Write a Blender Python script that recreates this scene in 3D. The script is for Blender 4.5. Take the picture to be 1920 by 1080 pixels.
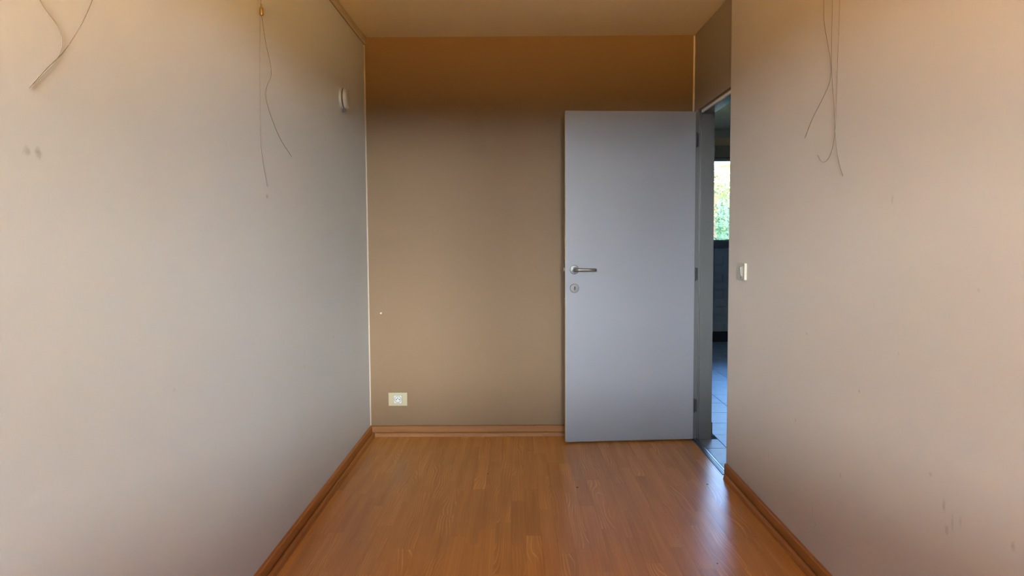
import bpy, bmesh, math, random
from mathutils import Vector, Matrix
random.seed(7)
for _o in list(bpy.data.objects):
    bpy.data.objects.remove(_o, do_unlink=True)
SC = bpy.context.scene
COL = SC.collection
R = math.radians

# ------------------------------------------------------------------ camera
H = 1.26
F_PX, PITCH, ROLL, YAW = 1450.0, 0.0638263, -0.0055833, -0.0053752
cyw, syw = math.cos(YAW), math.sin(YAW)
fw = Vector((syw * math.cos(PITCH), cyw * math.cos(PITCH), -math.sin(PITCH)))
r0 = Vector((cyw, -syw, 0)); u0 = r0.cross(fw)
rt = r0 * math.cos(ROLL) + u0 * math.sin(ROLL)
up = rt.cross(fw)
cd = bpy.data.cameras.new('camera')
cd.sensor_fit = 'HORIZONTAL'; cd.sensor_width = 36.0
cd.lens = 36.0 * F_PX / 1920.0
cd.clip_start = 0.02; cd.clip_end = 300
cam = bpy.data.objects.new('camera', cd); COL.objects.link(cam)
cam.matrix_world = Matrix(((rt.x, up.x, -fw.x, 0), (rt.y, up.y, -fw.y, 0), (rt.z, up.z, -fw.z, H), (0, 0, 0, 1)))
SC.camera = cam

# ------------------------------------------------------------------ sky, sun, exposure
SKY = 1.0
SUN = 50.0
SUN_DIR = (-0.62, 0.42, 0.66)
EXPOSURE = 5.54
SC.view_settings.view_transform = 'Standard'
SC.view_settings.look = 'None'
SC.view_settings.gamma = 1.0
SC.view_settings.use_curve_mapping = False
SC.view_settings.exposure = EXPOSURE
w = bpy.data.worlds.new('sky'); SC.world = w; w.use_nodes = True
nt = w.node_tree
for n in list(nt.nodes): nt.nodes.remove(n)
out = nt.nodes.new('ShaderNodeOutputWorld'); bg = nt.nodes.new('ShaderNodeBackground')
tc = nt.nodes.new('ShaderNodeTexCoord'); sp = nt.nodes.new('ShaderNodeSeparateXYZ')
rp = nt.nodes.new('ShaderNodeValToRGB')
nt.links.new(tc.outputs['Generated'], sp.inputs[0]); nt.links.new(sp.outputs['Z'], rp.inputs[0])
nt.links.new(rp.outputs[0], bg.inputs[0]); nt.links.new(bg.outputs[0], out.inputs[0])
bg.inputs[1].default_value = SKY
e = rp.color_ramp.elements
e[0].position = 0.0; e[0].color = (0.24, 0.38, 0.62, 1)
e[1].position = 1.0; e[1].color = (0.07, 0.19, 0.50, 1)
x = rp.color_ramp.elements.new(0.30); x.color = (0.15, 0.32, 0.66, 1)
sd = bpy.data.lights.new('sun', 'SUN'); sd.energy = SUN; sd.angle = R(0.53); sd.color = (1.0, 0.97, 0.92)
so = bpy.data.objects.new('sun', sd); COL.objects.link(so)
so.rotation_euler = Vector(SUN_DIR).to_track_quat('Z', 'Y').to_euler()

SC.cycles.use_guiding = True
SC.cycles.use_adaptive_sampling = False

# window openings: (x0, x1, z0, z1)
W1 = (-0.85, 1.02, 0.99, 2.12); W1Y = -1.5
W2 = (2.20, 3.60, 1.22, 2.18); W2Y = 9.30
FILL = (6.5, 7.5, 1.8, 2.2); FILL_X = 3.9               # unseen opening added to brighten the hall: (y0, y1, z0, z1)
def portal(name, x0, x1, z0, z1, y, facing):
    l = bpy.data.lights.new(name, 'AREA'); l.shape = 'RECTANGLE'; l.size = x1 - x0; l.size_y = z1 - z0
    l.cycles.is_portal = True
    o = bpy.data.objects.new(name, l); COL.objects.link(o)
    o.location = ((x0 + x1) / 2, y, (z0 + z1) / 2)
    o.rotation_euler = (R(90), 0, 0) if facing > 0 else (R(-90), 0, 0)
    if facing == 0:
        o.location = (y, (x0 + x1) / 2, (z0 + z1) / 2); o.rotation_euler = (R(90), 0, R(90))
portal('window_portal', *W1, W1Y - 0.12, 1)
portal('hall_window_portal', *W2, W2Y + 0.12, -1)
portal('hall_fill_portal', FILL[0], FILL[1], FILL[2], FILL[3], FILL_X + 0.12, 0)

# ------------------------------------------------------------------ materials
def new_mat(name):
    m = bpy.data.materials.new(name); m.use_nodes = True
    t = m.node_tree; b = t.nodes['Principled BSDF']
    return m, t, b
def N(t, kind, **kw):
    n = t.nodes.new(kind)
    for k, v in kw.items(): setattr(n, k, v)
    return n
def math_node(t, op, a, b=None, c=None):
    n = N(t, 'ShaderNodeMath', operation=op)
    for i, v in enumerate((a, b, c)):
        if v is None: continue
        if isinstance(v, (int, float)): n.inputs[i].default_value = v
        else: t.links.new(v, n.inputs[i])
    return n.outputs[0]
def mixc(t, fac, a, b):
    n = N(t, 'ShaderNodeMix', data_type='RGBA')
    for sock, v in ((n.inputs[0], fac), (n.inputs[6], a), (n.inputs[7], b)):
        if isinstance(v, (int, float)): sock.default_value = v
        elif isinstance(v, tuple): sock.default_value = (*v, 1) if len(v) == 3 else v
        else: t.links.new(v, sock)
    return n.outputs[2]
def ramp(t, fac, stops):
    n = N(t, 'ShaderNodeValToRGB'); t.links.new(fac, n.inputs[0])
    el = n.color_ramp.elements
    while len(el) < len(stops): el.new(0.5)
    for i, (p, c) in enumerate(stops):
        el[i].position = p; el[i].color = (*c, 1) if len(c) == 3 else c
    return n.outputs[0]
def scaled_pos(t, s):
    g = N(t, 'ShaderNodeNewGeometry'); v = N(t, 'ShaderNodeVectorMath', operation='MULTIPLY')
    t.links.new(g.outputs['Position'], v.inputs[0]); v.inputs[1].default_value = s
    return v.outputs[0]
def noise(t, vec, scale, detail=2.0, rough=0.5):
    n = N(t, 'ShaderNodeTexNoise'); n.inputs['Scale'].default_value = scale
    n.inputs['Detail'].default_value = detail; n.inputs['Roughness'].default_value = rough
    t.links.new(vec, n.inputs['Vector']); return n.outputs['Fac']
def bump(t, b, height, strength, dist):
    n = N(t, 'ShaderNodeBump'); n.inputs['Strength'].default_value = strength
    n.inputs['Distance'].default_value = dist
    t.links.new(height, n.inputs['Height']); t.links.new(n.outputs[0], b.inputs['Normal'])
def paint(name, col, rough=0.6, grain=0.25, var=0.04, marks=(), markcol=(0.13, 0.09, 0.07)):
    """painted woven wall covering: fine vertical threads, slight blotches, small marks of wear"""
    m, t, b = new_mat(name)
    p1 = scaled_pos(t, (420, 420, 60)); f1 = noise(t, p1, 1.0, 2.0)
    p2 = scaled_pos(t, (1, 1, 1)); f2 = noise(t, p2, 2.2, 3.0)
    fine = math_node(t, 'MULTIPLY_ADD', f1, var * 0.9, 1 - var * 0.45)
    blot = math_node(t, 'MULTIPLY_ADD', f2, var, 1 - var * 0.5)
    tot = math_node(t, 'MULTIPLY', fine, blot)
    c = N(t, 'ShaderNodeVectorMath', operation='SCALE'); c.inputs[0].default_value = col
    t.links.new(tot, c.inputs['Scale']); colr = c.outputs[0]
    if marks:
        pos = scaled_pos(t, (1, 1, 1)); rag = noise(t, pos, 90.0, 3.0, 0.7)
        acc = None
        for (mx, my, mz, ry, rz, s) in marks:
            sub = N(t, 'ShaderNodeVectorMath', operation='SUBTRACT'); t.links.new(pos, sub.inputs[0]); sub.inputs[1].default_value = (mx, my, mz)
            mul = N(t, 'ShaderNodeVectorMath', operation='MULTIPLY'); t.links.new(sub.outputs[0], mul.inputs[0]); mul.inputs[1].default_value = (1 / ry, 1 / ry, 1 / rz)
            ln = N(t, 'ShaderNodeVectorMath', operation='LENGTH'); t.links.new(mul.outputs[0], ln.inputs[0])
            d = math_node(t, 'ADD', ln.outputs['Value'], math_node(t, 'MULTIPLY_ADD', rag, 1.6, -0.8))
            k = N(t, 'ShaderNodeMapRange'); t.links.new(d, k.inputs[0])
            k.inputs[1].default_value = 1.0; k.inputs[2].default_value = 0.2; k.inputs[3].default_value = 0.0; k.inputs[4].default_value = s
            acc = k.outputs[0] if acc is None else math_node(t, 'MAXIMUM', acc, k.outputs[0])
        colr = mixc(t, acc, colr, markcol)
    t.links.new(colr, b.inputs['Base Color'])
    b.inputs['Roughness'].default_value = rough
    b.inputs['Specular IOR Level'].default_value = 0.25
    bump(t, b, f1, grain, 0.0006)
    return m
def plain(name, col, rough=0.5, metal=0.0, spec=0.5, var=0.06, scale=40.0, bumpy=0.0):
    m, t, b = new_mat(name)
    f = noise(t, scaled_pos(t, (1, 1, 1)), scale, 3.0)
    k = math_node(t, 'MULTIPLY_ADD', f, var * 2, 1 - var)
    c = N(t, 'ShaderNodeVectorMath', operation='SCALE'); c.inputs[0].default_value = col
    t.links.new(k, c.inputs['Scale']); t.links.new(c.outputs[0], b.inputs['Base Color'])
    b.inputs['Roughness'].default_value = rough; b.inputs['Metallic'].default_value = metal
    b.inputs['Specular IOR Level'].default_value = spec
    if bumpy: bump(t, b, f, bumpy, 0.001)
    return m
def wood(name, dark, mid, light, rough, lines=True, along='Y'):
    """laminate: every strip of its own tone, wavy pale growth lines in many of them"""
    m, t, b = new_mat(name)
    oi = N(t, 'ShaderNodeObjectInfo'); at = N(t, 'ShaderNodeAttribute'); at.attribute_name = 'seed'
    rnd = math_node(t, 'FRACT', math_node(t, 'ADD', oi.outputs['Random'], at.outputs['Fac']))
    rnd2 = math_node(t, 'FRACT', math_node(t, 'MULTIPLY', rnd, 37.7))
    rnd3 = math_node(t, 'FRACT', math_node(t, 'MULTIPLY', rnd, 91.3))
    g = N(t, 'ShaderNodeNewGeometry'); s = N(t, 'ShaderNodeSeparateXYZ'); t.links.new(g.outputs['Position'], s.inputs[0])
    if along == 'Y' and lines: across, run = s.outputs['X'], s.outputs['Y']
    elif along == 'Y': across, run = math_node(t, 'ADD', s.outputs['X'], s.outputs['Z']), s.outputs['Y']
    else: across, run = math_node(t, 'ADD', s.outputs['Y'], s.outputs['Z']), s.outputs['X']
    def vec(ka, kr, kz):
        c = N(t, 'ShaderNodeCombineXYZ')
        t.links.new(math_node(t, 'MULTIPLY', across, ka), c.inputs[0]); t.links.new(math_node(t, 'MULTIPLY', run, kr), c.inputs[1])
        t.links.new(math_node(t, 'MULTIPLY', rnd, kz), c.inputs[2]); return c.outputs[0]
    streak = noise(t, vec(160, 2.0, 60), 1.0, 3.0, 0.6)
    broad = noise(t, vec(26, 0.9, 45), 1.0, 2.0)
    base = ramp(t, math_node(t, 'ADD', math_node(t, 'MULTIPLY', streak, 0.45), math_node(t, 'MULTIPLY', broad, 0.55)),
                [(0.32, dark), (0.52, mid), (0.72, light)])
    tone = math_node(t, 'MULTIPLY_ADD', rnd2, 0.17, 0.915)
    v = N(t, 'ShaderNodeVectorMath', operation='SCALE'); t.links.new(base, v.inputs[0]); t.links.new(tone, v.inputs['Scale'])
    colr = v.outputs[0]
    if lines:
        warp = noise(t, vec(9, 2.0, 70), 1.0, 1.0)
        ph = math_node(t, 'FRACT', math_node(t, 'ADD', math_node(t, 'MULTIPLY', across, 78.0), math_node(t, 'MULTIPLY', warp, 9.0)))
        ln = ramp(t, ph, [(0.0, (0, 0, 0)), (0.36, (0.12, 0.12, 0.12)), (0.55, (1, 1, 1)), (0.64, (0.0, 0.0, 0.0)), (1.0, (0, 0, 0))])
        sel = N(t, 'ShaderNodeMapRange'); t.links.new(rnd3, sel.inputs[0])
        sel.inputs[1].default_value = 0.38; sel.inputs[2].default_value = 0.60; sel.inputs[3].default_value = 0.10; sel.inputs[4].default_value = 0.75
        patch = noise(t, vec(9, 2.4, 20), 1.0, 1.0)
        pm = N(t, 'ShaderNodeMapRange'); t.links.new(patch, pm.inputs[0]); pm.inputs[1].default_value = 0.38; pm.inputs[2].default_value = 0.6
        fac = math_node(t, 'MULTIPLY', math_node(t, 'MULTIPLY', ln, sel.outputs[0]), pm.outputs[0])
        colr = mixc(t, fac, colr, tuple(min(1, q * 1.5 + 0.02) for q in light))
    t.links.new(colr, b.inputs['Base Color'])
    rg = math_node(t, 'MULTIPLY_ADD', noise(t, vec(12, 5, 9), 1.0, 3.0), 0.10, rough - 0.05)
    t.links.new(rg, b.inputs['Roughness']); b.inputs['Specular IOR Level'].default_value = 0.5 if lines else 0.22
    bump(t, b, noise(t, vec(420, 60, 3), 1.0, 2.0), 0.12, 0.0004)
    return m

LX, RX, BY, CZ = -0.9416, 1.1116, 4.9003, 2.5157     # left wall, right wall, back wall, ceiling
HX = 1.217                                           # hall side of the right wall
left_marks = [(LX, 1.50, 1.434, 0.016, 0.012, 0.30), (LX, 1.535, 1.434, 0.012, 0.013, 0.42), (LX, 2.942, 1.425, 0.016, 0.012, 0.45),
              (LX, 3.95, 0.76, 0.008, 0.008, 0.5), (LX, 3.4, 0.70, 0.02, 0.01, 0.16), (LX, 2.1, 0.85, 0.014, 0.01, 0.12)]
right_marks = [(RX, 2.49, 0.76, 0.007, 0.007, 0.75), (RX, 2.05, 0.62, 0.012, 0.008, 0.4), (RX, 1.98, 0.56, 0.010, 0.022, 0.45),
               (RX, 1.965, 0.50, 0.012, 0.016, 0.40), (RX, 1.94, 0.53, 0.008, 0.028, 0.32), (RX, 1.905, 0.545, 0.008, 0.020, 0.25), (RX, 3.05, 0.53, 0.007, 0.007, 0.75),
               (RX, 2.62, 0.44, 0.008, 0.012, 0.4), (RX, 3.37, 0.30, 0.008, 0.014, 0.35), (RX, 2.95, 0.89, 0.016, 0.006, 0.35),
               (RX, 2.83, 0.19, 0.006, 0.006, 0.7), (RX, 1.70, 0.565, 0.010, 0.014, 0.45), (RX, 2.30, 1.37, 0.010, 0.018, 0.3), (RX, 2.24, 0.92, 0.006, 0.008, 0.35),
               (RX, 2.86, 0.23, 0.010, 0.03, 0.22), (RX, 1.86, 1.13, 0.008, 0.008, 0.25), (RX, 2.4, 1.05, 0.006, 0.012, 0.2)]
M = {}
right_marks = [q[:5] + (q[5] * 0.7,) for q in right_marks]
M['left'] = paint('wall_paint_pale', (0.475, 0.50, 0.51), marks=left_marks)
M['right'] = paint('wall_paint_cream', (0.475, 0.44, 0.41), marks=right_marks)
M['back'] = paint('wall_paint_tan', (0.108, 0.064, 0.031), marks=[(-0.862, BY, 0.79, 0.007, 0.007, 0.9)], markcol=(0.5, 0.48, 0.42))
M['ceil'] = paint('ceiling_paint', (0.46, 0.41, 0.345), var=0.02)
M['hall_wall'] = paint('hall_wall_paint', (0.456, 0.3648, 0.2584))
M['floor'] = wood('laminate', (0.32, 0.132, 0.024), (0.415, 0.182, 0.034), (0.50, 0.243, 0.057), 0.31)
M['skirt'] = wood('skirting_wood', (0.29, 0.112, 0.024), (0.345, 0.14, 0.033), (0.395, 0.166, 0.044), 0.5, lines=False)
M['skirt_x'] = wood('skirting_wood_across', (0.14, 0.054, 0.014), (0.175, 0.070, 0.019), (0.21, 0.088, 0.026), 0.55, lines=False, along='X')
M['under'] = plain('underlay', (0.09, 0.045, 0.02), 0.9)
M['door'] = paint('door_paint', (0.131, 0.136, 0.160), rough=0.42, grain=0.08, var=0.03,
                  marks=[(0.62, 4.708, 0.752, 0.020, 0.0035, 0.35), (0.60, 4.706, 0.758, 0.016, 0.003, 0.25), (0.39, 4.69, 0.37, 0.026, 0.003, 0.3), (0.41, 4.69, 0.352, 0.012, 0.003, 0.3), (0.98, 4.737, 0.045, 0.02, 0.004, 0.25)])
M['door_edge'] = plain('door_edge_lipping', (0.3192, 0.2584, 0.152), 0.55)
M['frame'] = plain('door_frame_paint', (0.044, 0.046, 0.049), 0.35, var=0.04)
M['frame_gloss'] = plain('door_frame_gloss_paint', (0.057, 0.05624, 0.05548), 0.10, var=0.03, spec=0.9)
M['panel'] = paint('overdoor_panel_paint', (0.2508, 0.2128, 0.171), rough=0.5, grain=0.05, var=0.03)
M['head_glint'] = plain('glint_white', (0.85, 0.86, 0.88), 0.3)  # bright tone painted in place of a reflection
M['bead'] = plain('sealant_bead', (0.342, 0.2812, 0.228), 0.6)
M['rail'] = plain('rail_paint', (0.38, 0.3192, 0.2432), 0.45)
M['steel'] = plain('brushed_steel', (0.057, 0.05472, 0.0532), 0.33, 0.85, var=0.05, scale=300)
M['lever'] = plain('satin_steel_lever', (0.17, 0.155, 0.145), 0.30, 0.7, var=0.04, scale=200)
M['hinge'] = plain('dull_steel', (0.022, 0.021, 0.025), 0.45, 0.3, var=0.15, scale=200)
M['alu'] = plain('aluminium_strip', (0.20, 0.20, 0.205), 0.36, 1.0)
M['brass'] = plain('old_brass', (0.40, 0.30, 0.16), 0.25, 1.0)
M['dark'] = plain('black_plastic', (0.008, 0.008, 0.009), 0.7, spec=0.08)
M['cream'] = plain('cream_plastic', (0.228, 0.1938, 0.114), 0.35, var=0.03)
M['ivory'] = plain('ivory_plastic', (0.36, 0.325, 0.265), 0.35, var=0.03)
M['white'] = plain('white_plastic', (0.3192, 0.3154, 0.3116), 0.38, var=0.03)
M['black_tile'] = plain('black_skirting_tile', (0.012, 0.012, 0.014), 0.25)
M['tile'] = plain('slate_grey_tile', (0.18, 0.21, 0.235), 0.42, var=0.25, scale=14, bumpy=0.15)
M['grout'] = plain('dark_grout', (0.018, 0.02, 0.024), 0.9)
M['block'] = plain('grey_wall_tile', (0.1064, 0.1216, 0.133), 0.35, var=0.18, scale=10)
M['block_grout'] = plain('pale_grout', (0.1292, 0.1444, 0.152), 0.9)
M['win_frame'] = plain('dark_window_frame', (0.015, 0.017, 0.02), 0.4)
M['pvc'] = plain('white_window_frame', (0.75, 0.75, 0.74), 0.4)
M['shutter'] = plain('shutter_box_grey', (0.16, 0.15, 0.135), 0.6)
M['board'] = plain('curtain_board_grey', (0.30, 0.31, 0.31), 0.6)
M['wire_shadow'] = plain('wire_shadow_tone', (0.20, 0.16, 0.11), 0.4)  # tone for the strand drawn as a wire's shadow
m, t, b = new_mat('nylon_wire'); M['nylon'] = m
b.inputs['Base Color'].default_value = (0.085, 0.055, 0.03, 1); b.inputs['Roughness'].default_value = 0.3; b.inputs['Specular IOR Level'].default_value = 0.4
M['render'] = plain('added_white_render', (0.82, 0.92, 0.97), 0.9, var=0.03, scale=1.5)
M['render2'] = plain('added_grey_render', (0.45, 0.45, 0.44), 0.9, var=0.04, scale=2)
M['added_terrace'] = plain('added_clay_paving', (0.47, 0.235, 0.034), 0.85, var=0.12, scale=5)
M['lawn'] = plain('lawn', (0.010, 0.010, 0.005), 0.95, spec=0.05, var=0.25, scale=4)
M['hedge'] = plain('added_hedge_green', (0.006, 0.007, 0.004), 0.95, spec=0.05, var=0.35, scale=9)
M['concrete'] = plain('added_grey_concrete', (0.30, 0.30, 0.29), 0.9, var=0.1, scale=3)
m, t, b = new_mat('autumn_leaf'); M['leaf'] = m
g = N(t, 'ShaderNodeNewGeometry'); sx = N(t, 'ShaderNodeSeparateXYZ'); t.links.new(g.outputs['Position'], sx.inputs[0])
hgt = N(t, 'ShaderNodeMapRange'); t.links.new(sx.outputs['Z'], hgt.inputs[0]); hgt.inputs[1].default_value = 1.2; hgt.inputs[2].default_value = 2.6
at = N(t, 'ShaderNodeAttribute'); at.attribute_name = 'seed'
f = math_node(t, 'ADD', hgt.outputs[0], math_node(t, 'MULTIPLY_ADD', at.outputs['Fac'], 0.7, -0.35))
lc = ramp(t, f, [(0.0, (0.085, 0.15, 0.10)), (0.35, (0.075, 0.115, 0.04)), (0.65, (0.10, 0.085, 0.018)), (1.0, (0.10, 0.066, 0.02))])
t.links.new(lc, b.inputs['Base Color']); b.inputs['Roughness'].default_value = 0.6
trl = N(t, 'ShaderNodeBsdfTranslucent'); t.links.new(lc, trl.inputs[0])
ms = N(t, 'ShaderNodeMixShader'); ms.inputs[0].default_value = 0.45
t.links.new(b.outputs[0], ms.inputs[1]); t.links.new(trl.outputs[0], ms.inputs[2])
t.links.new(ms.outputs[0], t.nodes['Material Output'].inputs[0])
M['crumb'] = plain('dry_crumb', (0.05, 0.025, 0.015), 0.8)
M['bark'] = plain('bark', (0.12, 0.08, 0.05), 0.9)
m, t, b = new_mat('clear_glass'); M['glass'] = m
tr = N(t, 'ShaderNodeBsdfTransparent'); gl = N(t, 'ShaderNodeBsdfGlossy'); gl.inputs['Roughness'].default_value = 0.02
tr.inputs[0].default_value = (0.93, 0.96, 0.96, 1)
fr = N(t, 'ShaderNodeFresnel'); fr.inputs[0].default_value = 1.45
ms = N(t, 'ShaderNodeMixShader'); t.links.new(fr.outputs[0], ms.inputs[0]); t.links.new(tr.outputs[0], ms.inputs[1]); t.links.new(gl.outputs[0], ms.inputs[2])
t.links.new(ms.outputs[0], t.nodes['Material Output'].inputs[0])

# ------------------------------------------------------------------ mesh helpers
def link(name, me, parent=None):
    o = bpy.data.objects.new(name, me); COL.objects.link(o)
    if parent is not None: o.parent = parent
    return o
def obj(name, bm, mat, parent=None, smooth=False, bevel=0.0, seg=2):
    if bevel:
        bmesh.ops.bevel(bm, geom=[q for q in bm.edges if len(q.link_faces) == 2 and q.calc_face_angle() > 0.6], offset=bevel, segments=seg, affect='EDGES', clamp_overlap=True)
    bmesh.ops.recalc_face_normals(bm, faces=bm.faces)
    me = bpy.data.meshes.new(name); bm.to_mesh(me); bm.free()
    me.materials.append(mat)
    if smooth:
        for p in me.polygons: p.use_smooth = True
    return link(name, me, parent)
def box(bm, x0, x1, y0, y1, z0, z1):
    v = [bm.verts.new(c) for c in ((x0, y0, z0), (x1, y0, z0), (x1, y1, z0), (x0, y1, z0), (x0, y0, z1), (x1, y0, z1), (x1, y1, z1), (x0, y1, z1))]
    for q in ((3, 2, 1, 0), (4, 5, 6, 7), (0, 1, 5, 4), (1, 2, 6, 5), (2, 3, 7, 6), (3, 0, 4, 7)): bm.faces.new([v[i] for i in q])
    return bm
def boxm(*a): return box(bmesh.new(), *a)
def prism(pts, axis, a0, a1):
    """closed 2-D outline pulled along an axis; for Y pts are (x, z), for X pts are (y, z)"""
    bm = bmesh.new()
    mk = (lambda p, s: (p[0], s, p[1])) if axis == 'Y' else (lambda p, s: (s, p[0], p[1]))
    A = [bm.verts.new(mk(p, a0)) for p in pts]; B = [bm.verts.new(mk(p, a1)) for p in pts]
    n = len(pts)
    bm.faces.new(A); bm.faces.new(list(reversed(B)))
    for i in range(n): bm.faces.new((A[i], B[i], B[(i + 1) % n], A[(i + 1) % n]))
    return bm
def lathe(bm, prof, mat4, n=32):
    """profile (radius, height) turned round local Z, put in place by a matrix; ends closed"""
    rings = []
    for r_, h_ in prof:
        rings.append([bm.verts.new(mat4 @ Vector((r_ * math.cos(2 * math.pi * i / n), r_ * math.sin(2 * math.pi * i / n), h_))) for i in range(n)])
    for a, b_ in zip(rings, rings[1:]):
        for i in range(n): bm.faces.new((a[i], a[(i + 1) % n], b_[(i + 1) % n], b_[i]))
    bm.faces.new(list(reversed(rings[0]))); bm.faces.new(rings[-1])
    return bm
def spline(pts, n=8):
    P = [Vector(p) for p in pts]; P = [P[0] * 2 - P[1]] + P + [P[-1] * 2 - P[-2]]
    o = []
    for i in range(1, len(P) - 2):
        a, b_, c, d = P[i - 1:i + 3]
        for k in range(n):
            s = k / n
            o.append(0.5 * ((2 * b_) + (c - a) * s + (2 * a - 5 * b_ + 4 * c - d) * s * s + (3 * b_ - a - 3 * c + d) * s ** 3))
    o.append(P[-2]); return o
def tube(bm, pts, rad, n=6):
    up_ = Vector((0.13, 0.21, 0.97)); rings = []
    for i, p in enumerate(pts):
        d = (pts[min(i + 1, len(pts) - 1)] - pts[max(i - 1, 0)]).normalized()
        a = d.cross(up_); a = a.normalized() if a.length > 1e-4 else Vector((1, 0, 0))
        b_ = d.cross(a); rr = rad[i] if isinstance(rad, (list, tuple)) else rad
        rings.append([bm.verts.new(p + (a * math.cos(2 * math.pi * k / n) + b_ * math.sin(2 * math.pi * k / n)) * rr) for k in range(n)])
    for a, b_ in zip(rings, rings[1:]):
        for k in range(n): bm.faces.new((a[k], a[(k + 1) % n], b_[(k + 1) % n], b_[k]))
    bm.faces.new(rings[0]); bm.faces.new(list(reversed(rings[-1])))
    return bm
def tag(o, label=None, cat=None, group=None, kind=None):
    for k, v in (('label', label), ('category', cat), ('group', group), ('kind', kind)):
        if v: o[k] = v
    return o
def thing(name, loc, label, cat, rot=(0, 0, 0), group=None, kind=None):
    o = link(name, None); o.location = loc; o.rotation_euler = rot; o.empty_display_size = 0.05
    return tag(o, label, cat, group, kind)
def struct(o, label, cat): return tag(o, label, cat, kind='structure')

# ------------------------------------------------------------------ room shell
T = 0.12
struct(obj('wall_left', boxm(LX - T, LX, W1Y - T, BY + T, -0.05, CZ + 0.1), M['left']), 'pale off-white painted wall on the left with two hanging wires', 'wall')
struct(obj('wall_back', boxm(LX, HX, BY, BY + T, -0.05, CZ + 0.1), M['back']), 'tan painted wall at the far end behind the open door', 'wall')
EY = 4.047                                            # where the right wall ends at the doorway
struct(obj('wall_right', boxm(RX, HX, W1Y - T, EY, -0.05, CZ + 0.1), M['right']), 'cream painted wall on the right with the light switch', 'wall')
bm = bmesh.new()
box(bm, LX, W1[0], W1Y - T, W1Y, -0.05, CZ + 0.1); box(bm, W1[1], RX, W1Y - T, W1Y, -0.05, CZ + 0.1)
box(bm, W1[0], W1[1], W1Y - T, W1Y, -0.05, W1[2]); box(bm, W1[0], W1[1], W1Y - T, W1Y, W1[3], CZ + 0.1)
struct(obj('wall_front', bm, M['right']), 'cream wall behind the camera with the room window', 'wall')
struct(obj('ceiling', boxm(LX - T, HX, W1Y - T, BY + T, CZ, CZ + 0.1), M['ceil']), 'plain painted ceiling of the small room', 'ceiling')
fl = struct(obj('floor', boxm(LX - 0.05, RX + 0.01, W1Y, BY + 0.02, -0.06, -0.0085), M['under']), 'orange-brown wood laminate floor of narrow strips', 'floor')
win = thing('window_1', ((W1[0] + W1[1]) / 2, W1Y - 0.06, W1[2]), 'white window behind the camera', 'window', kind='structure')
hw, hh = (W1[1] - W1[0]) / 2, W1[3] - W1[2]
bm = bmesh.new()
box(bm, -hw, -hw + 0.05, -0.03, 0.03, 0, hh); box(bm, hw - 0.05, hw, -0.03, 0.03, 0, hh)
box(bm, -hw + 0.05, hw - 0.05, -0.03, 0.03, 0, 0.05); box(bm, -hw + 0.05, hw - 0.05, -0.03, 0.03, hh - 0.05, hh)
obj('window_frame', bm, M['pvc'], win)

# laminate strips: the nearest ones as single planks, the rest behind the camera joined
SW = 0.0652
PLANK = {}
def plank_mesh():
    bm = boxm(-0.5, 0.5, -0.5, 0.5, -0.5, 0.5)
    me = bpy.data.meshes.new('plank'); bm.to_mesh(me); bm.free(); me.materials.append(M['floor']); return me
pme = plank_mesh()
cut = 2.45
rest = bmesh.new(); seed_l = rest.faces.layers.float.new('seed')
n_strips = int(math.ceil((RX - LX) / SW))
for i in range(n_strips):
    x0 = LX + i * SW; x1 = min(x0 + SW, RX)
    y = W1Y - random.uniform(0, 0.5)
    while y < BY:
        L_ = random.choice((0.4, 0.52, 0.6, 0.7, 0.82)) + random.uniform(-0.03, 0.03)
        a, b_ = max(y, W1Y), min(y + L_, BY - 0.005); y += L_
        if b_ - a < 0.02: continue
        if b_ > cut:
            o = link('plank', pme, fl)
            o.location = ((x0 + x1) / 2, (a + b_) / 2, -0.004 + random.uniform(-0.00006, 0.00006))
            o.scale = (x1 - x0 - 0.0003, b_ - a - 0.0003, 0.008)
        else:
            nf = len(rest.faces); box(rest, x0 + 0.00015, x1 - 0.00015, a + 0.00015, b_ - 0.00015, -0.008, 0)
            rest.faces.ensure_lookup_table(); sv = random.random()
            for q in rest.faces[nf:]: q[seed_l] = sv
o = obj('plank_field', rest, M['floor'], fl); o['kind'] = 'stuff'

# skirtings: a flat board and a rounded shoe moulding in front of it
def skirt_profile(h=0.066, d=0.015): return [(0, 0), (d, 0), (d, h - 0.004), (d - 0.004, h), (0, h)]
def shoe_profile(d0=0.0205, d1=0.036, h=0.026):
    pts = [(d0, 0), (d1, 0)]
    for k in range(7):
        a = math.pi / 2 * k / 6
        pts.append((d1 - 0.014 + 0.014 * math.cos(a) - 0.002, h - 0.018 + 0.018 * math.sin(a)))
    pts.append((d0 + 0.004, h)); pts.append((d0 + 0.0015, h - 0.003)); pts.append((d0, h - 0.012)); return pts
def skirting(name, axis, wall_at, sgn, a0, a1, label, mat, shoe_spans):
    base = thing(name, (0, 0, 0), label, 'baseboard', kind='structure')
    obj('board', prism([(wall_at + sgn * p, z) for p, z in skirt_profile()], axis, a0, a1), mat, base)
    for s0, s1 in shoe_spans:
        obj('shoe_moulding', prism([(wall_at + sgn * p, z) for p, z in shoe_profile()], axis, s0, s1), mat, base)
    return base
skirting('baseboard_left', 'Y', LX, 1, W1Y, BY, 'wood baseboard along the left wall', M['skirt'], [(W1Y, BY - 0.016)])
skirting('baseboard_right', 'Y', RX, -1, W1Y, 4.03, 'wood baseboard along the right wall ending at the doorway', M['skirt'], [(W1Y, 3.975)])
skirting('baseboard_back', 'X', BY, -1, LX + 0.015, RX - 0.02, 'wood baseboard under the tan wall, running behind the door', M['skirt_x'], [(LX + 0.034, 0.163), (0.1642, RX - 0.02)])

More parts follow.
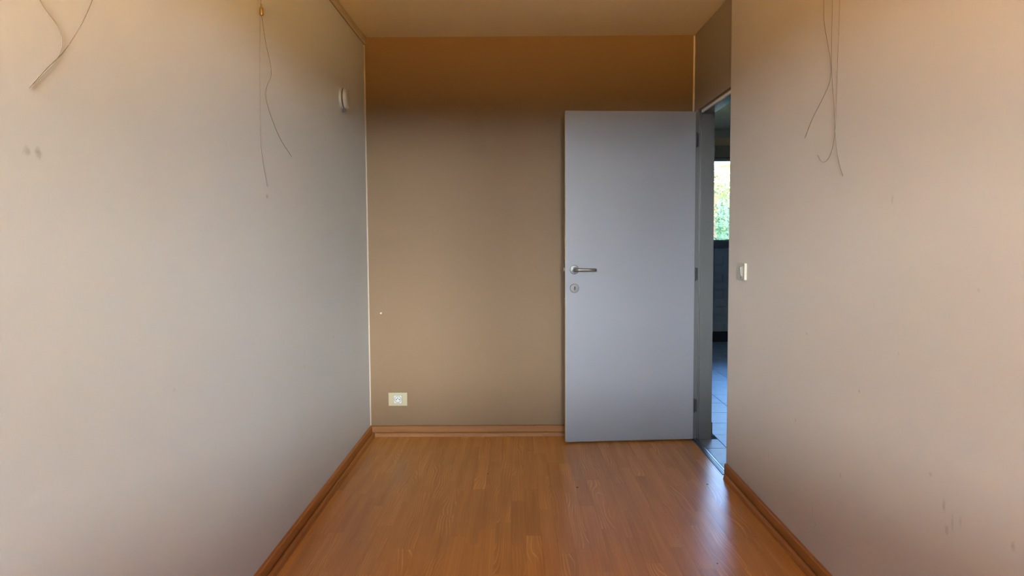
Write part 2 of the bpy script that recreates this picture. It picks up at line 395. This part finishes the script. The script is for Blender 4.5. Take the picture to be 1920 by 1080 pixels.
# ceiling rail on the left wall
rail = thing('trim_1', (LX, 0, 2.473), 'slim painted picture rail along the top of the left wall', 'rail', kind='structure')
obj('rail_profile', prism([(0, 0.006), (0.004, 0.006), (0.004, 0.0), (0.013, 0.0), (0.015, 0.004), (0.015, 0.036), (0.011, 0.0427), (0, 0.0427)], 'Y', W1Y, BY - 0.001), M['rail'], rail)
obj('rail_groove_shadow', boxm(0.0, 0.0045, W1Y, BY - 0.001, 0.001, 0.006), M['dark'], rail)  # dark strip painted as the shadow in the groove under the rail

# ------------------------------------------------------------------ doorway
FY = 4.80                                             # hinge-side frame face
frame = thing('trim_2', (RX, FY, 0), 'grey painted wooden door frame on the hinge side and across the top', 'door frame', kind='structure')
def fobj(name, mat, *a, bevel=0.002):
    bm = boxm(a[0] - RX, a[1] - RX, a[2] - FY, a[3] - FY, a[4], a[5])
    return obj(name, bm, mat, frame, bevel=bevel)
fobj('jamb', M['frame'], RX - 0.006, HX, FY, BY - 0.0005, 0.0, 2.04)
fobj('stop', M['frame'], 1.137, HX, FY - 0.022, FY + 0.001, 0.0, 2.026)
fobj('stop_bead', M['frame'], 1.131, 1.1372, FY - 0.010, FY + 0.001, 0.0, 2.026)
fobj('head', M['frame_gloss'], RX + 0.007, HX, EY, FY, 2.026, 2.0405)
fobj('head_stop', M['frame_gloss'], 1.137, 1.205, EY, FY - 0.0005, 2.012, 2.027)
fobj('jamb', M['frame'], RX + 0.006, HX, EY - 0.0005, EY + 0.012, 0.0, 2.026)
fobj('head_glint', M['head_glint'], 1.1275, 1.1375, EY + 0.002, 4.74, 2.0145, 2.0262, bevel=0.001)  # white strip painted as the bright reflection under the door head
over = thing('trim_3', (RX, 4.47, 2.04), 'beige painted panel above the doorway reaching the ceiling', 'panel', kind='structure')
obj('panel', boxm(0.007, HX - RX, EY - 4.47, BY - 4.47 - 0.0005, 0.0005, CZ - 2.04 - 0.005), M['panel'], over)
obj('sealant_bead', boxm(-0.003, 0.0075, BY - 4.47 - 0.010, BY - 4.47 - 0.001, 0.0, CZ - 2.04 - 0.006), M['bead'], over)

bead = thing('trim_4', (LX, BY, 0), 'thin pale sealant line in the corner between the pale and tan walls', 'trim', kind='structure')
obj('sealant_line', prism([(0, 0), (0.006, 0), (0, -0.006)], 'Y', 0, 1), M['bead'], bead).matrix_local = Matrix(((1, 0, 0, 0), (0, 0, 1, 0), (0, 1, 0, 0), (0, 0, 0, 1))) @ Matrix.Diagonal((1, 2.40, 1, 1)) @ Matrix.Translation((0, 0.028, 0))

# door leaf, open flat against the far wall
ang = math.atan2(0.063, 0.793)
door = thing('door_1', (1.094, 4.746, 0), 'grey-white flush door standing open in front of the tan wall', 'door', (0, 0, ang), kind='structure')
DW, DT = 0.7955, 0.040
obj('leaf', boxm(-DW, 0, 0, DT, 0.011, 2.0215), M['door'], door, bevel=0.0015)
obj('edge_lipping', boxm(-DW - 0.002, -DW + 0.0003, 0.003, DT - 0.002, 0.013, 2.0195), M['door_edge'], door)
obj('lock_forend', boxm(-DW - 0.0035, -DW - 0.001, 0.010, 0.030, 0.90, 1.13), M['hinge'], door)
obj('latch', boxm(-DW - 0.012, -DW - 0.003, 0.013, 0.026, 1.062, 1.082), M['hinge'], door)
ROT = Matrix.Rotation(R(90), 4, 'X')                  # local Z -> -Y (towards the room)
def at(x_, y_, z_): return Matrix.Translation((x_, y_, z_)) @ ROT
hx, hz = -0.743, 1.070
hd = obj('door_handle', lathe(bmesh.new(), [(0.0265, 0), (0.0275, 0.002), (0.0275, 0.006), (0.0255, 0.0085), (0.016, 0.009), (0.012, 0.010)], at(hx, 0, hz), 40), M['steel'], door, smooth=False)
bm = bmesh.new()
pts = [Vector((hx, -0.006, hz)), Vector((hx, -0.030, hz)), Vector((hx + 0.002, -0.042, hz)), Vector((hx + 0.008, -0.050, hz)), Vector((hx + 0.018, -0.053, hz)), Vector((hx + 0.03, -0.0535, hz - 0.0002)), Vector((hx + 0.08, -0.0535, hz - 0.0008)), Vector((hx + 0.125, -0.0535, hz - 0.0015))]
tube(bm, pts, 0.0095, 18); obj('lever', bm, M['lever'], hd, smooth=True)
kz = 0.957
ke = obj('keyhole_plate', lathe(bmesh.new(), [(0.0265, 0), (0.0275, 0.002), (0.0275, 0.005), (0.0255, 0.0075), (0.001, 0.0078)], at(hx, 0, kz), 40), M['steel'], door)
bm = bmesh.new(); lathe(bm, [(0.0048, 0.0078), (0.0048, 0.0086)], at(hx + 0.001, 0, kz + 0.006), 16); box(bm, hx - 0.0022, hx + 0.0042, -0.0086, -0.0078, kz - 0.010, kz + 0.004)
obj('keyhole', bm, M['dark'], ke)
for z_ in (1.856, 1.036, 0.215):                      # hinges: a knuckle on the leaf edge, a screwed plate on the frame
    bm = bmesh.new(); lathe(bm, [(0.0062, -0.041), (0.0066, -0.039), (0.0066, 0.039), (0.0062, 0.041)], Matrix.Translation((0.0065, 0.008, z_)), 14)
    box(bm, -0.0005, 0.004, 0.006, 0.034, z_ - 0.038, z_ + 0.038)
    hg = obj('hinge', bm, M['hinge'], door)
    bm = boxm(0.004, 0.0285, 0.020, 0.0225, z_ - 0.038, z_ + 0.038)
    hp = obj('hinge_plate', bm, M['hinge'], hg)
    bm = bmesh.new()
    for sx_, sz_ in ((0.022, 0.001), (0.014, -0.029), (0.015, 0.030)):
        lathe(bm, [(0.0036, 0), (0.003, 0.0012), (0.001, 0.0015)], at(sx_, 0.0202, z_ + sz_), 12)
    obj('screw', bm, M['steel'], hg)['kind'] = 'stuff'

# threshold strip
th = thing('threshold_strip', (RX, 4.42, 0), 'thin aluminium strip on the floor in the doorway', 'threshold')
bm = prism([(-0.020, 0.0005), (-0.018, 0.003), (-0.006, 0.0042), (-0.003, 0.0026), (0.003, 0.0026), (0.006, 0.0048), (0.016, 0.0034), (0.021, 0.0005)], 'Y', EY - 4.42 + 0.002, FY - 4.42 - 0.001)
obj('strip', bm, M['alu'], th)

# ------------------------------------------------------------------ hall beyond the doorway
HR, HN = 3.9, 2.4
struct(obj('ceiling_hall', boxm(HX - 0.0, HR + T, HN - T, W2Y + T, 2.53, 2.63), M['hall_wall']), 'plain hall ceiling beyond the doorway', 'ceiling')
struct(obj('wall_hall_left', boxm(HX - 0.1, HX, BY + T + 0.001, W2Y, -0.05, 2.53), M['hall_wall']), 'hall wall hidden behind the door frame', 'wall')
bm = bmesh.new()
box(bm, HR, HR + T, HN, FILL[0], -0.05, 2.53); box(bm, HR, HR + T, FILL[1], W2Y + T, -0.05, 2.53)
box(bm, HR, HR + T, FILL[0], FILL[1], -0.05, FILL[2]); box(bm, HR, HR + T, FILL[0], FILL[1], FILL[3], 2.53)  # wall pieces below and above the added light opening
struct(obj('wall_hall_right', bm, M['hall_wall']), 'right wall of the hall with an opening added to light it', 'wall')
struct(obj('wall_hall_near', boxm(HX, HR + T, HN - T, HN, -0.05, 2.53), M['hall_wall']), 'near wall of the hall', 'wall')
bm = bmesh.new()
box(bm, HX - 0.1, W2[0], W2Y, W2Y + T, -0.05, 2.53); box(bm, W2[1], HR, W2Y, W2Y + T, -0.05, 2.53)
box(bm, W2[0], W2[1], W2Y, W2Y + T, -0.05, W2[2]); box(bm, W2[0], W2[1], W2Y, W2Y + T, W2[3], 2.53)
hb = struct(obj('wall_hall_back', bm, M['hall_wall']), 'dim hall wall with grey tiles below the bright window', 'wall')
obj('grout', boxm(HX + 0.01, HR, W2Y - 0.012, W2Y, 0.13, 1.13), M['block_grout'], hb)
bw, bh = 0.205, 0.1
bm = boxm(-bw / 2 + 0.003, bw / 2 - 0.003, -0.006, 0.004, -bh / 2 + 0.003, bh / 2 - 0.003)
bme = bpy.data.meshes.new('tile'); bm.to_mesh(bme); bm.free(); bme.materials.append(M['block'])
for r_ in range(10):
    x0 = 1.25 + (0.5 * bw if r_ % 2 else 0)
    while x0 + bw < HR:
        o = link('tile', bme, hb); o.location = (x0 + bw / 2, W2Y - 0.015 + random.uniform(-0.001, 0.001), 0.13 + bh * (r_ + 0.5)); x0 += bw
obj('skirting', boxm(HX + 0.02, HR, W2Y - 0.02, W2Y, 0.0, 0.13), M['black_tile'], hb)
struct(obj('baseboard_hall', boxm(HX, HX + 0.016, FY + 0.02, W2Y - 0.02, 0.0, 0.095), M['black_tile']), 'black skirting end beside the door frame in the hall', 'baseboard')
fh = struct(obj('floor_hall', boxm(RX + 0.02, HR, HN, W2Y, -0.06, -0.006), M['grout']), 'glossy dark slate tile floor of the hall', 'floor')
P = 0.316
def tile_piece(x0, x1, y0, y1, share={}):
    key = (round(x1 - x0, 3), round(y1 - y0, 3))
    if key not in share:
        hx_, hy_ = (x1 - x0) / 2, (y1 - y0) / 2
        me = bpy.data.meshes.new('tile'); bm = boxm(-hx_ + 0.0025, hx_ - 0.0025, -hy_ + 0.0025, hy_ - 0.0025, -0.008, 0.0)
        bm.to_mesh(me); bm.free(); me.materials.append(M['tile']); share[key] = me
    o = link('tile', share[key], fh); o.location = ((x0 + x1) / 2, (y0 + y1) / 2, -0.0008 + random.uniform(-0.0003, 0.0003))
    o.rotation_euler = (random.uniform(-0.0012, 0.0012), random.uniform(-0.0012, 0.0012), 0)
ys = []
y = 4.255 - 6 * P
while y < W2Y:
    ys.append(y); y += P
for y0 in ys:
    y0c, y1c = max(y0, HN), min(y0 + P, W2Y - 0.02)
    if y1c - y0c < 0.03: continue
    a, b_ = max(y0c, EY + 0.012), min(y1c, FY - 0.022)
    if b_ - a > 0.03: tile_piece(1.133, 1.258, a, b_)
    if b_ <= a: tile_piece(HX + 0.001, 1.258, y0c, y1c)
    x0 = 1.258
    while x0 < HR - 0.02:
        tile_piece(x0, min(x0 + P, HR), y0c, y1c); x0 += P
w2 = thing('window_2', ((W2[0] + W2[1]) / 2, W2Y + 0.05, W2[2]), 'bright hall window with autumn leaves behind it', 'window', kind='structure')
hw, hh = (W2[1] - W2[0]) / 2, W2[3] - W2[2]
bm = bmesh.new()
for s in (-1, 1): box(bm, s * hw - (0.04 if s > 0 else 0), s * hw + (0.04 if s < 0 else 0), -0.03, 0.03, 0, hh)
box(bm, -hw + 0.04, hw - 0.04, -0.03, 0.03, -0.001, 0.012); box(bm, -hw + 0.04, hw - 0.04, -0.03, 0.03, hh - 0.012, hh)
obj('window_frame', bm, M['win_frame'], w2)
obj('pane', boxm(-hw + 0.04, hw - 0.04, -0.003, 0.003, 0.012, hh - 0.012), M['glass'], w2)
obj('window_sill', boxm(-hw - 0.4, hw + 0.25, -0.085, -0.03, -0.088, 0.0), M['win_frame'], w2)
sh = thing('shutter_box', (2.9, W2Y - 0.001, 2.18), 'dark roller shutter box above the hall window', 'shutter box')
obj('casing', boxm(-1.2, 0.95, -0.05, 0, 0, 0.165), M['shutter'], sh, bevel=0.004)
obj('slot', boxm(-1.15, 0.9, -0.052, -0.0495, 0.018, 0.024), M['dark'], sh)
cb = thing('curtain_board', (2.9, W2Y - 0.001, 2.444), 'grey board under the hall ceiling above the shutter box', 'board')
obj('board', boxm(-1.6, 0.99, -0.03, 0, 0, 0.085), M['board'], cb, bevel=0.003)

# ------------------------------------------------------------------ fixtures
sw = thing('light_switch', (RX, 3.79, 1.094), 'cream rectangular light switch on the right wall by the doorway', 'switch')
obj('plate', boxm(-0.011, 0, -0.060, 0.060, -0.040, 0.040), M['ivory'], sw, bevel=0.003)
obj('insert', boxm(-0.0128, -0.0105, -0.0235, 0.0235, -0.0235, 0.0235), M['ivory'], sw, bevel=0.001)
bm = bmesh.new()
v = [bm.verts.new(c) for c in ((-0.0126, -0.011, -0.020), (-0.0126, 0.011, -0.020), (-0.0126, 0.011, 0.020), (-0.0126, -0.011, 0.020), (-0.0135, -0.011, -0.020), (-0.0135, 0.011, -0.020), (-0.0165, 0.011, 0.020), (-0.0165, -0.011, 0.020))]
for q in ((3, 2, 1, 0), (4, 5, 6, 7), (0, 1, 5, 4), (1, 2, 6, 5), (2, 3, 7, 6), (3, 0, 4, 7)): bm.faces.new([v[i] for i in q])
obj('rocker', bm, M['white'], sw, bevel=0.001)
bm = bmesh.new(); lathe(bm, [(0.0035, 0), (0.0035, 0.0008)], Matrix.Translation((-0.0108, 0, -0.0305)) @ Matrix.Rotation(R(-90), 4, 'Y'), 10)
obj('screw', bm, M['dark'], sw)

so_ = thing('wall_socket', (-0.7605, BY, 0.238), 'cream double-width wall socket low on the tan wall', 'socket')
obj('plate', boxm(-0.0595, 0.0595, -0.011, 0, -0.042, 0.042), M['cream'], so_, bevel=0.003)
def rounded(hw_, r_, n=6):
    p = []
    for cx, cz, a0 in ((hw_ - r_, hw_ - r_, 0), (-hw_ + r_, hw_ - r_, 90), (-hw_ + r_, -hw_ + r_, 180), (hw_ - r_, -hw_ + r_, 270)):
        for k in range(n + 1):
            a = R(a0 + 90 * k / n); p.append((cx + r_ * math.cos(a), cz + r_ * math.sin(a)))
    return p
def plate_prism(outline, y0, y1):
    bm = bmesh.new(); A = [bm.verts.new((x_, y0, z_)) for x_, z_ in outline]; B = [bm.verts.new((x_, y1, z_)) for x_, z_ in outline]
    bm.faces.new(A); bm.faces.new(list(reversed(B)))
    for i in range(len(A)): bm.faces.new((A[i], B[i], B[(i + 1) % len(A)], A[(i + 1) % len(A)]))
    return bm
obj('insert_gap', plate_prism(rounded(0.0262, 0.004), -0.0113, -0.010), M['dark'], so_)
ins = obj('insert', plate_prism(rounded(0.0250, 0.004), -0.0130, -0.0108), M['white'], so_)
# a round recess: dark rim ring, white cup disc, two holes, a pin
bm = bmesh.new(); lathe(bm, [(0.0215, 0.0), (0.0215, 0.0006), (0.0195, 0.0006), (0.0195, 0.0)], at(0, -0.0130, 0), 32); obj('rim', bm, M['hinge'], ins)
bm = bmesh.new(); lathe(bm, [(0.0192, 0.0), (0.0190, 0.0009)], at(0, -0.0130, 0), 32); obj('cup', bm, M['white'], ins)
for sx_ in (-1, 1):
    bm = bmesh.new(); lathe(bm, [(0.0034, 0.0), (0.0034, 0.0006)], at(sx_ * 0.0095, -0.01385, -0.001), 14); obj('pin_hole', bm, M['dark'], ins)
bm = bmesh.new(); lathe(bm, [(0.0028, 0.0), (0.0028, 0.012), (0.0016, 0.014)], at(0, -0.0135, 0.0085), 14); obj('earth_pin', bm, M['steel'], ins)

RY = Matrix.Rotation(R(90), 4, 'Y')
sm = thing('smoke_alarm', (LX, 4.235, 2.022), 'round white two-layer alarm high on the left wall near the far corner', 'alarm')
obj('base', lathe(bmesh.new(), [(0.055, 0), (0.056, 0.004), (0.056, 0.012), (0.050, 0.014)], RY, 48), M['white'], sm)
obj('waist', lathe(bmesh.new(), [(0.049, 0.013), (0.049, 0.019)], RY, 40), M['dark'], sm)
obj('cover', lathe(bmesh.new(), [(0.053, 0.0185), (0.0565, 0.021), (0.0565, 0.030), (0.053, 0.037), (0.044, 0.041), (0.0, 0.0425)][:-1] + [(0.001, 0.0425)], RY, 48), M['white'], sm)
obj('clip', boxm(0.006, 0.024, -0.006, 0.006, -0.071, -0.053), M['hinge'], sm, bevel=0.002)

# picture wires hanging from the rail; a point is (y along the wall, z, distance off the wall)
def wire_pts(wall, sgn, L_): return spline([(wall + sgn * d, y_, z_) for y_, z_, d in L_], 8)
def on_view(wall, sgn, y_, z_, d):
    """a point that hangs a distance d off the wall, on the line from the camera to the wall point (y, z)"""
    s = (abs(wall) - d) / abs(wall)
    return (y_ * s, H + (z_ - H) * s, d)
def strand(parent, name, wall, sgn, L_, rad, view=False, mat='nylon'):
    P_ = [on_view(wall, sgn, *q) for q in L_] if view else L_
    bm = bmesh.new(); tube(bm, [p - parent.location for p in wire_pts(wall, sgn, P_)], rad, 6)
    return obj(name, bm, M[mat], parent, smooth=True)
wa = thing('picture_wire', (LX + 0.008, 1.84, 2.47), 'nylon picture wire curling off the left wall in the upper left corner, its shadow drawn as a strand', 'wire')
strand(wa, 'wire', LX, 1, [(1.84, 2.470, 0.008), (1.90, 2.36, 0.03), (1.91, 2.12, 0.09), (1.84, 1.93, 0.14), (1.757, 1.796, 0.15), (1.703, 1.723, 0.135), (1.638, 1.655, 0.10), (1.575, 1.606, 0.05), (1.516, 1.556, 0.002)], 0.0007, view=True)
strand(wa, 'wire', LX, 1, [(1.84, 2.470, 0.006), (1.66, 2.2, 0.004), (1.52, 1.95, 0.004), (1.51, 1.80, 0.004), (1.556, 1.735, 0.004), (1.613, 1.699, 0.004), (1.626, 1.665, 0.003), (1.60, 1.625, 0.003), (1.56, 1.592, 0.003), (1.519, 1.559, 0.002)], 0.0009, mat='wire_shadow')  # strand along the wall drawn as the first wire's cast shadow
wb = thing('picture_wire', (LX + 0.008, 2.88, 2.47), 'nylon picture wire with a small metal hook on the left wall', 'wire')
strand(wb, 'wire', LX, 1, [(2.88, 2.470, 0.008), (2.879, 2.3, 0.012), (2.879, 2.10, 0.016), (2.885, 2.07, 0.016), (2.914, 1.99, 0.018), (2.955, 1.925, 0.02), (2.962, 1.88, 0.02), (2.926, 1.836, 0.016), (2.904, 1.793, 0.016), (2.942, 1.731, 0.02), (3.052, 1.659, 0.02), (3.263, 1.607, 0.004)], 0.0009)
strand(wb, 'wire', LX, 1, [(2.8785, 2.08, 0.012), (2.876, 1.90, 0.006), (2.875, 1.652, 0.003), (2.89, 1.56, 0.003), (2.939, 1.461, 0.003)], 0.0005)
hkl = Vector((LX + 0.016, 2.880, 2.0965)) - wb.location
bm = bmesh.new(); lathe(bm, [(0.004, -0.018), (0.0072, -0.0165), (0.0078, -0.010), (0.0070, 0.004), (0.0058, 0.011), (0.003, 0.013)], Matrix.Translation(hkl), 18)
hk = obj('hook', bm, M['brass'], wb, smooth=False)
bm = bmesh.new(); tube(bm, [hkl + Vector((0, 0.0055 * math.cos(a), 0.0175 + 0.0055 * math.sin(a))) for a in [2 * math.pi * k / 14 for k in range(15)]], 0.0014, 6)
obj('ring', bm, M['brass'], hk)
wc = thing('picture_wire', (RX - 0.008, 2.76, 2.47), 'tangle of thin nylon picture wires hanging on the right wall', 'wire')
strand(wc, 'wire', RX, -1, [(2.83, 2.470, 0.008), (2.83, 2.3, 0.012), (2.815, 2.082, 0.012), (2.807, 2.014, 0.012), (2.765, 1.92, 0.012), (2.740, 1.85, 0.012), (2.75, 1.80, 0.012), (2.79, 1.757, 0.016), (2.89, 1.695, 0.016), (2.99, 1.637, 0.006)], 0.0008)
strand(wc, 'wire', RX, -1, [(2.755, 2.470, 0.008), (2.752, 2.3, 0.008), (2.75, 2.081, 0.008), (2.74, 1.85, 0.010), (2.715, 1.70, 0.008), (2.70, 1.60, 0.008), (2.675, 1.52, 0.006), (2.644, 1.465, 0.003)], 0.0007)
strand(wc, 'wire', RX, -1, [(2.69, 2.470, 0.008), (2.69, 2.3, 0.006), (2.692, 2.063, 0.006), (2.70, 1.85, 0.006), (2.706, 1.653, 0.006), (2.725, 1.575, 0.006), (2.765, 1.535, 0.006), (2.82, 1.53, 0.005), (2.87, 1.56, 0.003)], 0.0006)
bm = boxm(-0.004, 0.008, -0.10, 0.10, -0.002, 0.04); obj('rail_clip', bm, M['rail'], wc)

# specks lying on the laminate
for cx_, cy_, r_, lab in ((0.305, 3.846, 0.007, 'dark crumb on the laminate floor in front of the door'), (0.973, 3.887, 0.006, 'dark crumb in the bright reflection near the doorway'),
                          (-0.157, 4.078, 0.005, 'tiny crumb on the floor left of the door'), (0.774, 2.923, 0.004, 'tiny crumb on the floor nearest the camera')):
    bm = bmesh.new(); bmesh.ops.create_icosphere(bm, subdivisions=1, radius=r_)
    for v_ in bm.verts: v_.co.z = max(v_.co.z, 0) * 0.35; v_.co.x *= random.uniform(0.7, 1.3); v_.co.y *= random.uniform(0.8, 1.6)
    o = tag(obj('crumb', bm, M['crumb']), lab, 'crumb'); o.location = (cx_, cy_, 0.0003)

# ------------------------------------------------------------------ outside: the hall view, and unseen things added to shape the light
struct(obj('ground', boxm(-90, 90, -90, 90, -0.4, -0.2), M['lawn']), 'lawn around the house', 'ground')
added_terrace = struct(obj('added_terrace', boxm(-3.8, 3.8, -9.6, W1Y - T - 0.02, -0.2, -0.10), M['added_terrace']), 'unseen sunlit clay terrace added to bounce warm light into the room', 'added_terrace')  # unseen paving, added and shaped to bounce warm light onto the upper walls
shield = struct(obj('sky_shield', boxm(-2.6, 2.6, W1Y - 1.9, W1Y - T, 2.16, 2.34), M['concrete']), 'concrete balcony slab, unseen, added to block high sky light', 'sky_shield')  # unseen slab added to cut off the high sky
struct(obj('wall_upper_shade', boxm(-6, HR + T, W1Y - T, W2Y + T, 2.66, 4.5), M['render2']), 'unseen storey over the room, added to shade the near paving', 'wall')  # unseen mass added to cast shade on the paving near the window
def hedge(x0, x1, y0, y1, h, label, mat='hedge'):
    bm = boxm(x0, x1, y0, y1, -0.2, h)
    bmesh.ops.subdivide_edges(bm, edges=bm.edges, cuts=14, use_grid_fill=True)
    for v_ in bm.verts:
        if v_.co.z > -0.15: v_.co += Vector((random.uniform(-1, 1), random.uniform(-1, 1), random.uniform(-1, 1))) * 0.08
    tag(obj('hedge', bm, M[mat]), label, 'hedge')  # shared by the unseen added hedges and the hall window hedge
hedge(-14, 14, -11.2, -10.2, 1.9, 'unseen long hedge added to keep the view below the white houses dark')  # unseen hedges, added to keep low and side directions dark
hedge(-5.4, -4.4, -10.0, -1.2, 1.5, 'unseen low hedge added to darken the side view without shading the terrace')
hedge(4.4, 5.4, -10.0, -1.2, 2.6, 'unseen taller hedge added to darken the side view on the shaded side')
def added_house(x, y, rz, wid, dep, hgt, label):  # unseen white blocks, added and shaped to throw sunlight into the room
    h = thing('added_house', (x, y, -0.2), label, 'added_house', (0, 0, R(rz)))
    hx_, hy_ = wid / 2, dep / 2
    obj('wall', boxm(-hx_, hx_, -hy_, hy_, 0, hgt), M['render'], h)  # wall of the added unseen house
    obj('added_house_roof', boxm(-hx_ - 0.3, hx_ + 0.3, -hy_ - 0.3, hy_ + 0.3, hgt, hgt + 0.35), M['concrete'], h)
    n = int(wid // 5)
    for k in range(n):
        xc = -hx_ + wid * (k + 0.5) / n
        f_ = obj('window', boxm(xc - 0.45, xc + 0.45, hy_ - 0.03, hy_ + 0.03, 5.2, 6.3), M['win_frame'], h)  # window on the added unseen house
added_house(-6, -38, 40, 12, 8, 7.6, 'unseen white house on the left, added to reflect sun into the room')
added_house(7, -46, 40, 14, 8, 9.7, 'unseen taller white house on the right, added to reflect sun into the room')
hedge(-42, -16, -40, -36, 9.0, 'unseen dark evergreen screen added to block light left of the white houses')  # unseen screens added to stop light either side of the white blocks
hedge(17, 42, -46, -42, 10.0, 'unseen dark evergreen screen added to block light right of the white houses')
sun_block = struct(obj('wall_sun_block', boxm(-10, -1.5, 7.5, 22, -0.2, 7.0), M['render']), 'white unseen wing added to keep sun off the hall', 'wall')  # unseen mass added to block direct sun from the hall side
hedge(0.8, 6.0, 12.9, 13.7, 2.42, 'green hedge beyond the autumn shrub outside the hall window', 'leaf')
tree = thing('autumn_tree', (3.1, 11.8, -0.2), 'tree with orange and green autumn leaves outside the hall window', 'tree')
bm = bmesh.new(); tube(bm, [Vector((0, 0.3, 0)), Vector((0.05, 0.3, 0.8)), Vector((-0.05, 0.35, 1.6)), Vector((0.05, 0.3, 2.3))], [0.14, 0.11, 0.08, 0.02], 10)
obj('trunk', bm, M['bark'], tree)
bm = bmesh.new(); sl = bm.faces.layers.float.new('seed')
for i in range(16000):
    while True:
        p = Vector((random.uniform(-1, 1), random.uniform(-1, 1), random.uniform(-1, 1)))
        if p.length < 1: break
    p = Vector((p.x * 1.7, p.y * 0.8, 1.35 + p.z * 1.25))
    d = Vector((random.gauss(0, 1), random.gauss(0, 1), random.gauss(0, 1))).normalized()
    a = d.orthogonal().normalized() * random.uniform(0.016, 0.028); b_ = d.cross(a.normalized()) * random.uniform(0.011, 0.018)
    fc = bm.faces.new([bm.verts.new(p + q) for q in (-a, b_ - a * 0.1, a, -b_ - a * 0.1)]); fc[sl] = random.random()
fo = obj('foliage', bm, M['leaf'], tree); fo['kind'] = 'stuff'
